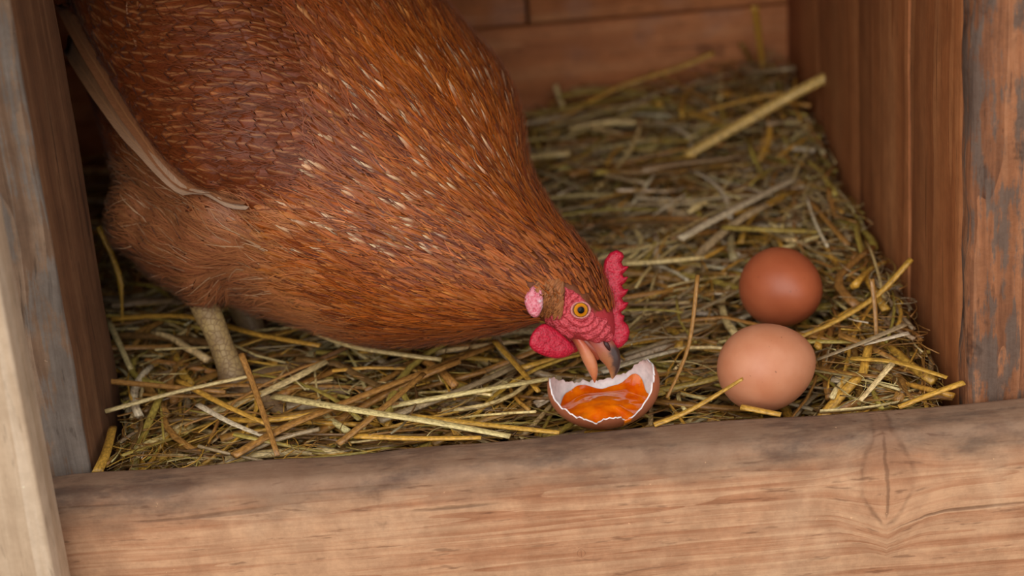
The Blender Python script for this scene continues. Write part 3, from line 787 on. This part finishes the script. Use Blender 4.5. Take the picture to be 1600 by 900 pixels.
# ------------------------------------------------------------------ eggs
def egg(name, c, a, b, axis, mat, label):
    bm = bmesh.new(); bmesh.ops.create_uvsphere(bm, u_segments=64, v_segments=40, radius=1)
    q = axis.to_track_quat('X', 'Z').to_matrix()
    for v in bm.verts:
        x = v.co.x; k = 1 - .11 * x - .03 * x * x
        v.co = q @ Vector((x * a, v.co.y * b * k, v.co.z * b * k))
    o = link(name, bm_mesh(name, bm), mat); o.location = c
    return tag(o, label, 'egg')
E1 = G(1199, 573, .0225); E2 = G(1222, 450, .0225)
e1 = egg('egg', E1, .0275, .0236, Vector((.93, .36, .02)), M['egg_a'], 'whole light brown egg lying nearest the front board')
e2 = egg('egg', E2, .0258, .0234, Vector((.55, -.8, .05)), M['egg_b'], 'whole darker reddish-brown egg behind the lighter one')
EB = G(943, 603, .0215)
def broken():
    root = empty('broken_egg', EB - Vector((0, 0, .0215)), 'broken brown eggshell half full of orange yolk under the beak', 'broken egg')
    a, b = .0302, .0232
    ctrl = [(0, .0096), (12, .0088), (24, .0092), (38, .0066), (50, .0025), (62, -.0030), (78, -.0062), (95, -.0070), (120, -.0060), (140, -.0020), (152, .0022), (165, .0042), (178, .0068), (190, .0060), (202, .0010), (214, -.0040), (222, -.0052), (232, -.0085), (246, -.0100), (256, -.0128), (264, -.0105), (272, -.0092), (284, -.0098), (294, -.0135), (303, -.0110), (314, -.0045), (326, .0022), (338, .0066), (350, .0090)]
    cx = [c[0] for c in ctrl] + [360]; cz = [c[1] for c in ctrl] + [ctrl[0][1]]
    NP = 160; NR = 14
    rim = [float(np.interp(360 * k / NP, cx, cz)) + random.uniform(-.0005, .0005) + .0017 * mnoise.noise(Vector((k * .42, 0, 5))) for k in range(NP)]
    def shell(sc, name, mat, rimadd=0):
        V = []; Fc = []
        for k in range(NP):
            ph = 2 * math.pi * k / NP; tr = math.asin(max(-1, min(1, (rim[k] + rimadd) / b)))
            for r in range(NR + 1):
                th = -math.pi / 2 + (tr + math.pi / 2) * (r / NR) ** .8
                V.append(EB + Vector((a * sc * math.cos(th) * math.cos(ph), b * sc * math.cos(th) * math.sin(ph), b * sc * math.sin(th))))
        W1 = NR + 1
        for k in range(NP):
            k2 = (k + 1) % NP
            for r in range(NR): Fc.append([k * W1 + r, k2 * W1 + r, k2 * W1 + r + 1, k * W1 + r + 1])
        return V, Fc
    Vo, Fo = shell(1.0, 'o', None); Vi, Fi = shell(.974, 'i', None, .0003)
    link('outer_shell', mesh_np('outer_shell', Vo, Fo), M['egg_c'], root)
    n = len(Vo); W1 = NR + 1
    # lining plus the bright broken edge
    Vb = Vi + [Vo[k * W1 + NR] for k in range(NP)]
    Fb = [f[::-1] for f in Fi] + [[k * W1 + NR, ((k + 1) % NP) * W1 + NR, len(Vi) + (k + 1) % NP, len(Vi) + k] for k in range(NP)]
    li = link('shell_lining', mesh_np('shell_lining', Vb, Fb), M['shell_in'], root); li['label'] = 'white inner lining and chipped rim'
    # yolk: fills the bowl, domed, creeping up the right wall
    rg = []; V = []; Fc = []
    NQ = 72; NK = 16
    for k in range(NQ):
        ph = 2 * math.pi * k / NQ
        run = .0025 * mnoise.noise(Vector((math.cos(ph) * 2, math.sin(ph) * 2, 3))) + .010 * math.exp(-((math.degrees(ph) - 50) / 16) ** 2) + .0045 * math.exp(-((math.degrees(ph) - 120) / 18) ** 2)
        zt = -.0112 + run; zt = min(zt, float(np.interp(math.degrees(ph), cx, cz)) - .0012)
        ra = a * .955 * math.sqrt(1 - (zt / b / .955) ** 2); rb = b * .955 * math.sqrt(1 - (zt / b / .955) ** 2)
        for r in range(NK + 1):
            s = r / NK
            dome = .0032 * (1 - ((s * 1.25) ** 2)) if s < .8 else 0
            z = -.0120 + dome + (zt + .0120) * s ** 7 + .0007 * mnoise.noise(Vector((s * 4 * math.cos(ph), s * 4 * math.sin(ph), 0)))
            lim = .955 * math.sqrt(max(0, 1 - (z / b / .955) ** 2))
            V.append(EB + Vector((min(ra * s, a * lim) * math.cos(ph), min(rb * s, b * lim) * math.sin(ph), z)))
    for k in range(NQ):
        k2 = (k + 1) % NQ
        for r in range(NK): Fc.append([k * (NK + 1) + r, k * (NK + 1) + r + 1, k2 * (NK + 1) + r + 1, k2 * (NK + 1) + r])
    link('yolk', mesh_np('yolk', V, Fc), M['yolk'], root)
    # a drip through the notch in the rim
    c = EB + Vector((a * math.cos(math.radians(296)), b * math.sin(math.radians(296)), 0)) * .0
    rg = []
    for s, z, w in ((.93, -.0128, .0022), (.97, -.0122, .0026), (1.02, -.0132, .0024), (1.04, -.0150, .0020), (1.035, -.0172, .0016), (1.02, -.0190, .0004)):
        k = math.sqrt(1 - (z / b) ** 2) * s; ph = math.radians(296)
        cc = EB + Vector((a * k * math.cos(ph), b * k * math.sin(ph), z)); rg.append((cc, Vector((math.sin(ph), -math.cos(ph), 0)) * w, Vector((math.cos(ph), math.sin(ph), .6)) * w * .35))
    V, Fc = loft(rg, 12); link('yolk_drip', mesh_np('yolk_drip', V, Fc), M['yolk'], root)
broken()

# ------------------------------------------------------------------ straw
GOLD = lin(206, 158, 66); PALE = lin(222, 198, 140); BROWN = lin(164, 118, 60); GREY = lin(168, 146, 112); OLIVE = lin(176, 154, 74); WHT = lin(222, 206, 176); DARK = lin(116, 86, 50)
def straw_geo(pts, w, flat=.5, nseg=6, roll=0.0, taper=.75):
    pts = [Vector(p) for p in pts]; n = len(pts); V = []; Uq = []; L = 0
    for i, p in enumerate(pts):
        t = (pts[min(i + 1, n - 1)] - pts[max(i - 1, 0)]); t = t.normalized() if t.length > 1e-9 else Vector((1, 0, 0))
        s = t.cross(Vector((0, 0, 1))); s = s.normalized() if s.length > .05 else t.cross(Vector((0, 1, 0))).normalized()
        u = s.cross(t); s, u = s * math.cos(roll) + u * math.sin(roll), u * math.cos(roll) - s * math.sin(roll)
        if i: L += (p - pts[i - 1]).length
        k = 1 - (1 - taper) * i / (n - 1)
        for j in range(nseg):
            a = 2 * math.pi * j / nseg
            V.append(p + (s * math.cos(a) + u * math.sin(a) * flat) * w * .5 * k); Uq.append((abs(j / nseg * 2 - 1), L * 10))
    Fc = [[i * nseg + j, i * nseg + (j + 1) % nseg, (i + 1) * nseg + (j + 1) % nseg, (i + 1) * nseg + j] for i in range(n - 1) for j in range(nseg)]
    Fc.append(list(range(nseg))[::-1]); Fc.append([(n - 1) * nseg + j for j in range(nseg)])
    return V, Fc, Uq
def straw_obj(pts, w, col, flat=.5, roll=0.0, taper=.75):
    V, Fc, Uq = straw_geo(pts, w, flat, 8, roll, taper)
    cc = np.tile(np.array([*jit(col, .08, .03), random.random()]), (len(V), 1))
    return link('straw_stalk', mesh_np('straw_stalk', V, Fc, True, cc, Uq), M['straw'])
def hand(ps, wpx, col, label, flat=.55, roll=0.0, kink=False):
    """ps: (px, py, height)"""
    W3 = [G(x, y, z) for x, y, z in ps]
    d = (W3[len(W3) // 2] - CAM).dot(F)
    if kink:
        pts = []
        for a, b in zip(W3[:-1], W3[1:]): pts += [a.lerp(b, k / 4) for k in range(4)]
        pts.append(W3[-1])
    else: pts = [Vector(q) for q in catmull([tuple(q) for q in W3], 5)]
    tag(straw_obj(pts, wpx * 1.25 * d / FPX, col, flat, roll), label, 'straw', 'prominent straw stalks')
hand([(163, 499, .016), (290, 494, .020), (400, 522, .018), (500, 540, .016)], 11, GOLD, 'long golden straw running behind the hen leg by the plank')
hand([(495, 520, .018), (560, 543, .018), (690, 562, .014)], 11, PALE, 'pale straw reaching from the leg under the breast')
hand([(108, 543, .040), (162, 595, .022), (250, 603, .020), (352, 613, .018)], 9, BROWN, 'sharply bent brown straw poking up against the left plank', kink=True, flat=.9)
hand([(164, 643, .016), (278, 612, .020), (388, 588, .026)], 9, PALE, 'pale straw slanting up to the right before the leg')
hand([(278, 594, .020), (345, 630, .018), (420, 664, .012)], 10, GOLD, 'golden straw slanting down to the right before the leg')
hand([(377, 553, .040), (401, 616, .026), (434, 712, .010)], 9, BROWN, 'upright split brown straw standing in front of the foot', flat=.35)
hand([(309, 632, .016), (360, 660, .014), (413, 682, .010)], 10, WHT, 'frayed whitish straw lying left of the upright split stalk', flat=.3)
hand([(365, 712, .010), (445, 668, .013), (545, 627, .014), (661, 582, .016), (775, 538, .012)], 15, BROWN, 'longest thick brown straw rising diagonally under the breast', flat=.45)
hand([(528, 694, .012), (596, 640, .020), (662, 584, .022)], 12, BROWN, 'short brown straw crossing over the longest thick stalk', flat=.5)
hand([(428, 619, .014), (552, 640, .020), (680, 660, .018), (797, 682, .012)], 15, PALE, 'broad pale yellow straw lying left of the broken egg', flat=.4)
hand([(612, 634, .014), (740, 612, .016), (868, 590, .014)], 11, PALE, 'pale straw lying level towards the broken egg')
hand([(640, 650, .012), (760, 664, .012), (874, 676, .012)], 11, GOLD, 'golden straw ending at the broken egg base')
hand([(554, 681, .012), (650, 685, .012), (752, 684, .012)], 11, GOLD, 'golden straw lying along the front board edge')
hand([(773, 533, .018), (808, 572, .014), (842, 612, .010)], 9, GOLD, 'straw slanting from the throat towards the broken egg')
hand([(1090, 430, .060), (1076, 540, .030), (1042, 622, .010)], 6, BROWN, 'thin straw standing upright between head and whole eggs', flat=.6)
hand([(1022, 664, .014), (1070, 645, .018), (1118, 618, .026), (1160, 592, .036)], 10, GOLD, 'golden straw leaning on the front whole egg')
hand([(1158, 636, .014), (1220, 648, .012)], 12, GOLD, 'short golden straw poking out below the front whole egg')
hand([(1424, 405, .045), (1372, 460, .028), (1310, 500, .018), (1250, 527, .012)], 10, GOLD, 'long golden straw slanting up right of the rear egg', flat=.6)
hand([(1362, 436, .048), (1367, 480, .034), (1370, 540, .014)], 7, BROWN, 'thin upright straw right of the rear egg')
hand([(1416, 506, .026), (1350, 534, .022), (1276, 562, .012)], 11, GREY, 'flat grey straw right of the front egg', flat=.25)
hand([(1420, 520, .024), (1350, 538, .020)], 10, WHT, 'flat whitish straw lying on the grey one', flat=.25)
hand([(1505, 598, .018), (1455, 616, .016), (1404, 636, .012)], 11, GOLD, 'golden straw tip touching the right corner post')
hand([(1394, 568, .024), (1344, 626, .012)], 10, PALE, 'pale split straw before the right post', flat=.3)
hand([(1252, 534, .014), (1352, 534, .014)], 9, OLIVE, 'short olive straw just right of the eggs')
hand([(1330, 560, .016), (1400, 566, .018), (1480, 590, .014)], 11, GOLD, 'golden flat straw beside the right post', flat=.35)
hand([(1295, 119, .060), (1230, 152, .045), (1150, 198, .028), (1071, 244, .012)], 24, lin(214, 176, 104), 'thickest pale golden straw leaning on the right wall', flat=.6)
hand([(1115, 83, .050), (1060, 106, .040), (955, 141, .026), (847, 202, .008)], 13, GOLD, 'long golden straw rising along the back wall')
hand([(1179, 10, .090), (1186, 60, .060), (1196, 132, .014)], 10, GOLD, 'upright golden straw standing in the back corner')
hand([(1158, 68, .050), (1188, 122, .012)], 9, BROWN, 'short brown straw propped in the back corner')
hand([(868, 133, .030), (884, 180, .006)], 10, PALE, 'short pale straw standing by the back wall beside the hen')
hand([(1061, 373, .016), (1150, 325, .022), (1248, 276, .016)], 16, WHT, 'broad bleached straw behind the rear egg', flat=.2)
hand([(1130, 355, .016), (1205, 359, .018), (1282, 362, .014)], 13, OLIVE, 'yellow-green straw lying above the rear egg', flat=.4)
hand([(975, 412, .014), (1040, 408, .016), (1100, 402, .014)], 11, PALE, 'pale straw beside the comb')
hand([(154, 354, .075), (186, 430, .045), (191, 505, .014)], 9, GOLD, 'golden straw standing up in the dark by the left plank')
hand([(152, 738, .010), (166, 706, .012), (176, 668, .010)], 15, GOLD, 'short golden straw in the front left corner', flat=.5)
hand([(168, 498, .022), (208, 584, .012)], 9, PALE, 'pale straw slanting down beside the left plank')

# random bedding
stuff_V = []; stuff_F = []; stuff_C = []; stuff_U = []; cnt = 0
def blocked(p, z_ok=.012):
    x, y, z = p
    if y < .934 or y > YB - .004 or x > XR - .004: return True
    if y < 1.04 and x < XL + .004: return True
    if x < -.39: return True
    for c, a in ((E1, .031), (E2, .030), (EB, .0345)):
        if (x - c.x) ** 2 + (y - c.y) ** 2 < a * a and z > -.006: return True
    fx, fy = hen.location.x, hen.location.y
    if (x - fx) ** 2 + (y - fy) ** 2 < .012 ** 2: return True
    return False
def hfield(x, y):
    h = .006 * mnoise.noise(Vector((x * 11, y * 11, 0))) + .022 * smoothstep((y - 1.30) / .25) * smoothstep((x + .05) / .3)
    h += .014 * smoothstep((x - .16) / .07) * smoothstep((y - .95) / .08)
    h -= .010 * smoothstep((-.20 - x) / .1)
    return h
pal_f = [(GOLD, 4), (BROWN, 4), (PALE, 2), (OLIVE, 2), (DARK, 2), (GREY, 1.5), (WHT, .4)]
pal_b = [(GOLD, 2), (BROWN, 3), (PALE, 3), (OLIVE, 2.2), (DARK, 1.5), (GREY, 3.5), (WHT, .8)]
def pick(y):
    pl = pal_b if random.random() < smoothstep((y - .98) / .2) else pal_f
    return random.choices([c for c, _ in pl], [w for _, w in pl])[0]
def rnd_straw(layer, L, curl, jagged=False):
    for _ in range(20):
        x = random.uniform(-.37, XR); y = random.uniform(.934, YB); a = random.uniform(0, math.pi)
        if random.random() < .55: a = random.gauss(.25, .6)
        e = random.random()
        if e < .12: x = XR - .005 - random.random() ** 2 * .06; a = math.pi / 2 + random.gauss(.15, .35); L = min(L, .07)
        elif e < .18: y = .936 + random.random() ** 2 * .03; a = random.gauss(0, .25)
        elif e < .21: y = random.uniform(.94, 1.06); x = XL + .005 + random.random() ** 2 * .04; a = math.pi / 2 + random.gauss(0, .3); L = min(L, .06)
        z = hfield(x, y) + layer
        ti = random.gauss(0, .15)
        d = Vector((math.cos(a), math.sin(a), ti)); sd = Vector((-d.y, d.x, 0))
        bend = random.gauss(0, curl); kz = -abs(random.gauss(0, .05))
        pts = []; kk = random.uniform(.25, .75) if random.random() < .3 else None; ka = random.gauss(0, .45)
        for i in range(7):
            s = i / 6 - .5; off = bend * (s * s * 4 - .3) * L * .25
            if kk is not None and s + .5 > kk: off += (s + .5 - kk) * L * ka
            pts.append(Vector((x, y, z)) + d * (s * L) + sd * off + Vector((0, 0, kz * s * s * L * 2)))
        if any(blocked(p) for p in (pts[0], pts[3], pts[6], pts[1], pts[5])): continue
        for p in pts: p.z = max(p.z, -.033)
        if any(PIX(p)[0] < 830 and p.z > .020 for p in pts): continue
        return pts
    return None
IND = []
for i in range(4700):
    f = i / 4700
    lay = -.024 + .034 * f + random.uniform(-.004, .004)
    L = random.uniform(.03, .11) if f < .9 else random.uniform(.05, .12)
    pts = rnd_straw(lay, L, .35)
    if not pts: continue
    w = random.choice([.0014, .0020, .0027, .0034, .0041, .0050, .0060]) * random.uniform(.85, 1.15)
    col = pick(pts[3].y)
    px, py, _d = PIX(pts[3])
    if f > .90 and 120 < px < 1560 and 90 < py < 720 and len(IND) < 250 and not (px < 800 and py < 480):
        IND.append((pts, w, col)); continue
    V, Fc, Uq = straw_geo(pts, w, random.uniform(.2, .7), 5, random.uniform(-.8, .8))
    stuff_V += V; stuff_F += [[k + cnt for k in q] for q in Fc]; stuff_U += Uq
    stuff_C += [(*jit(col, .2, .06), random.random())] * len(V); cnt += len(V)
for i in range(7000):        # chaff: short, thin, curling shreds
    pts = rnd_straw(random.uniform(-.012, .012), random.uniform(.012, .04), 1.6)
    if not pts: continue
    V, Fc, Uq = straw_geo(pts, random.uniform(.0006, .0015), .35, 3, random.uniform(-1.5, 1.5), .3)
    stuff_V += V; stuff_F += [[k + cnt for k in q] for q in Fc]; stuff_U += Uq
    stuff_C += [(*jit(pick(pts[3].y), .2, .06), random.random())] * len(V); cnt += len(V)
bed = link('straw_bedding', mesh_np('straw_bedding', [tuple(v) for v in stuff_V], stuff_F, True, stuff_C, stuff_U), M['straw'])
tag(bed, 'tangled mass of fine straw and chaff covering the nest floor', 'straw bedding', kind='stuff')
for pts, w, col in IND:
    o = straw_obj(pts, w, col, random.uniform(.25, .7), random.uniform(-.6, .6))
    x, y = pts[3].x, pts[3].y
    zone = ('towards the back wall' if y > 1.22 else 'around and behind the whole eggs' if x > .06 else 'beside the hen head' if y > 1.0 and x > -.02 else
            'between the broken egg and the right post' if x > .06 else 'between the hen breast and the front board' if x > -.10 else 'around the hen leg by the left plank')
    ck = {GOLD: 'golden', PALE: 'pale yellow', BROWN: 'brown', GREY: 'greyish', OLIVE: 'olive yellow', WHT: 'bleached whitish', DARK: 'dark brown'}[col]
    tag(o, f'loose {ck} straw on the bedding {zone}', 'straw', f'{ck} straws {zone}')
